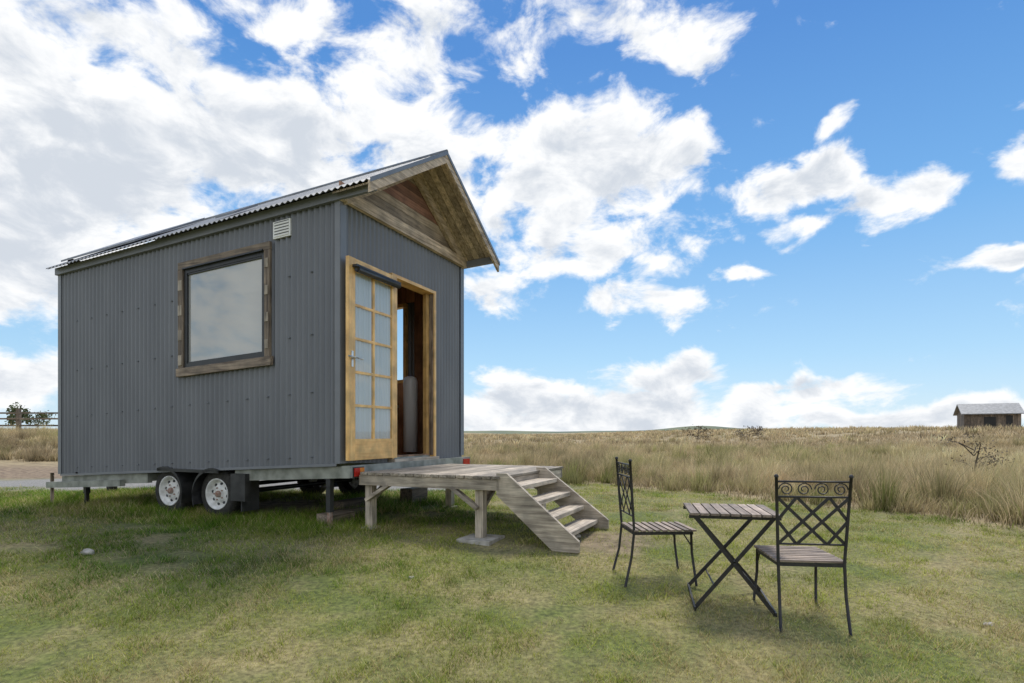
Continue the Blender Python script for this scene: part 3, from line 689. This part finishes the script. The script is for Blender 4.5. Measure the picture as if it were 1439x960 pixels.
# ---------------------------------------------------------------- table
tx,ty=1.45,3.86; tr=math.radians(-12); tgz=float(g(tx,ty)); TB=empty('folding_table',(tx,ty,tgz),tr)
cs,sn=math.cos(tr),math.sin(tr)
lg=lambda a,b_: float(g(tx+cs*a-sn*b_,ty+sn*a+cs*b_))-tgz
mb=MB(); TH=.60; hw=.275
for k in range(9):
    a=-hw+.03+k*(2*hw-.06)/8; mb.box(a-.026,a+.026,-hw,hw,TH,TH+.016,W_slat['y'],jit=.0008)
mb.obj('tabletop',TB,bevel=.002)
mb=MB()
for yy in(-hw+.05,hw-.05): mb.beam((-hw,yy,TH-.012),(hw,yy,TH-.012),.012,.022,M_black)
for yy in(-hw+.06,hw-.06):
    mb.beam((-.24,yy-.006,TH-.01),(.24,yy-.006,lg(.24,yy)+.01),.008,.024,M_black,up=(0,0,1))
    mb.beam((.24,yy+.006,TH-.01),(-.24,yy+.006,lg(-.24,yy)+.01),.008,.024,M_black,up=(0,0,1))
    mb.tube([(0,yy-.02,TH/2),(0,yy+.02,TH/2)],.012,M_black)
for xx in(-.24,.24): mb.beam((xx,-hw+.03,lg(xx,-.2)+.014),(xx,hw-.03,lg(xx,.2)+.014),.012,.024,M_black); 
for xx in(-.12,.12): mb.tube([(xx,-hw+.06,TH*.25),(xx,hw-.06,TH*.25)],.006,M_black)
mb.obj('legs',TB)

# ---------------------------------------------------------------- distant shed, fence, trees, shrubs
def onground(x,y): return float(g(x,y))
sx0,sy0=37.0,45.0; SD=empty('wooden_shed',(sx0,sy0,onground(sx0,sy0)+.1),math.radians(-28))
mb=MB(); M_dark=noisy('dark_opening',(.01,.01,.01),(.02,.02,.02))
hw_,hl=1.25,1.6; hh_=1.25
for s_ in(-1,1):
    k=-hl
    while k<hl: mb.box(k,k+.19,s_*hw_-.02,s_*hw_+.02,-.4,hh_,W_dk['z']); k+=.2
    k=-hw_
    while k<hw_: 
        if not(s_==1 and -.3<k<.5): mb.box(s_*hl-.02,s_*hl+.02,k,k+.19,-.4,hh_+.65*(1-abs(k+.1)/hw_)*.95,W_dk['z'])
        k+=.2
mb.box(-.4,.3,-hw_-.04,-hw_-.021,.2,.9,M_dark); mb.box(.9,1.3,-hw_-.04,-hw_-.021,.2,1.0,M_dark)
for s_ in(-1,1):
    mb.add([(-hl-.25,0,hh_+.72),(hl+.35,0,hh_+.72),(hl+.35,s_*(hw_+.3),hh_-.1),(-hl-.25,s_*(hw_+.3),hh_-.1),(-hl-.25,0,hh_+.66),(hl+.35,0,hh_+.66),(hl+.35,s_*(hw_+.3),hh_-.16),(-hl-.25,s_*(hw_+.3),hh_-.16)],[(0,1,2,3),(4,7,6,5),(0,3,7,4),(1,5,6,2),(3,2,6,7)],M_zinc)
mb.obj('walls_and_roof',SD)
fx,fy=-22.5,25.5; FN=empty('wooden_fence',(fx,fy,0),0)
mb=MB(); prev=None
for k in range(5):
    X_=-5+k*1.9; z=onground(fx+X_,fy); mb.box(X_-.07,X_+.07,-.07,.07,z-.3,z+1.1+.1*(k%2),W_dk['z'])
    if prev: 
        for q in(.45,.75,1.0): mb.beam((prev[0],-.08,prev[1]+q),(X_,-.08,z+q),.05,.07,W_dk['x'])
    prev=(X_,z)
mb.obj('posts_and_rails',FN)
def leafmat(name,c1,c2):
    return noisy(name,c1,c2,scale=2.5,rough=.8)
M_leaf=leafmat('foliage',(.05,.07,.025),(.14,.17,.07)); M_bark=noisy('bark',(.05,.04,.03),(.12,.1,.08),scale=9,rough=.9)
M_twig=leafmat('dry_shrub',(.09,.07,.05),(.2,.16,.10))
def tree(name,x,y,h,r,n,mat,trunk=.35,ls=.1):
    z=onground(x,y); TR=empty(name,(x,y,z),random.random()*6); mb=MB(); tips=[]
    mb.tube([(0,0,-.1),(random.gauss(0,.03)*h,0,h*trunk),(random.gauss(0,.05)*h,random.gauss(0,.05)*h,h*.8)],[h*.03,h*.022,h*.008],M_bark,7)
    for k in range(11):
        a=random.random()*6.28; zz=h*random.uniform(trunk*.5,.75); e=Vector((math.cos(a)*r*random.uniform(.5,1),math.sin(a)*r*random.uniform(.5,1),min(h,zz+h*random.uniform(.1,.35)))); mb.tube([(0,0,zz),tuple((Vector((0,0,zz))+e)/2+Vector((0,0,h*.04))),tuple(e)],[h*.012,h*.009,h*.004],M_bark,5); tips.append(e)
    tips.append(Vector((0,0,h*.9)))
    mb.obj('trunk_and_limbs',TR)
    mb=MB()
    for k in range(n):
        t=random.choice(tips); p=t+Vector((random.gauss(0,r*.22),random.gauss(0,r*.22),random.gauss(0,h*.09)))
        if p.z<h*.12: continue
        a=Vector((random.gauss(0,1),random.gauss(0,1),random.gauss(0,1))).normalized()*ls*random.uniform(.5,1.3); b_=a.orthogonal()*.5
        mb.add([p-a,p+b_,p+a,p-b_],[(0,1,2,3)],mat)
    mb.obj('crown',TR)
tree('tree',-51.2,60,2.7,.9,700,M_leaf,ls=.12); tree('tree',-49.2,60,1.9,1.0,500,M_leaf,ls=.11)
tree('shrub',13.2,41,1.15,.9,420,M_twig,trunk=.2,ls=.06); tree('shrub',17.5,42.5,1.0,.8,380,M_twig,trunk=.2,ls=.06)
tree('shrub',8.8,11.0,.95,.45,420,M_twig,trunk=.2,ls=.02)
# distant hills
mb=MB(); M_hill=noisy('distant_hill_cover',(.10,.14,.12),(.2,.22,.14),scale=.01,rough=1)
vs=[];fs=[]; nn=120
for i in range(nn+1):
    X_=-900+2300*i/nn; hgt=4+7*float(fb(X_,50,210))+7*math.exp(-((X_-305)/60)**2)
    vs+= [(X_,900,-8),(X_,930,hgt),(X_,1100,-8)]
for i in range(nn): fs+= [(3*i,3*i+3,3*i+4,3*i+1),(3*i+1,3*i+4,3*i+5,3*i+2)]
mb.add(vs,fs,M_hill,smooth=True); mb.obj('hills')
def rock(x,y,s):
    import bmesh
    bm=bmesh.new(); bmesh.ops.create_icosphere(bm,subdivisions=3,radius=1)
    for v in bm.verts:
        n_=v.co.copy(); q=1+.22*math.sin(n_.x*3.1+x)*math.cos(n_.y*2.7+y)+.1*math.sin(n_.z*6+n_.x*5); v.co=Vector((n_.x*s*q*1.25,n_.y*s*q,n_.z*s*.65*q))
    me=bpy.data.meshes.new('rock'); bm.to_mesh(me); bm.free(); me.materials.append(M_conc)
    for p in me.polygons: p.use_smooth=True
    o=bpy.data.objects.new('rock',me); sc.collection.objects.link(o); o.location=(x,y,float(g(x,y))+s*.35)
rock(-3.62,4.93,.045); rock(2.85,3.45,.022); rock(.62,5.5,.03)
rock(-.75,4.3,.02)
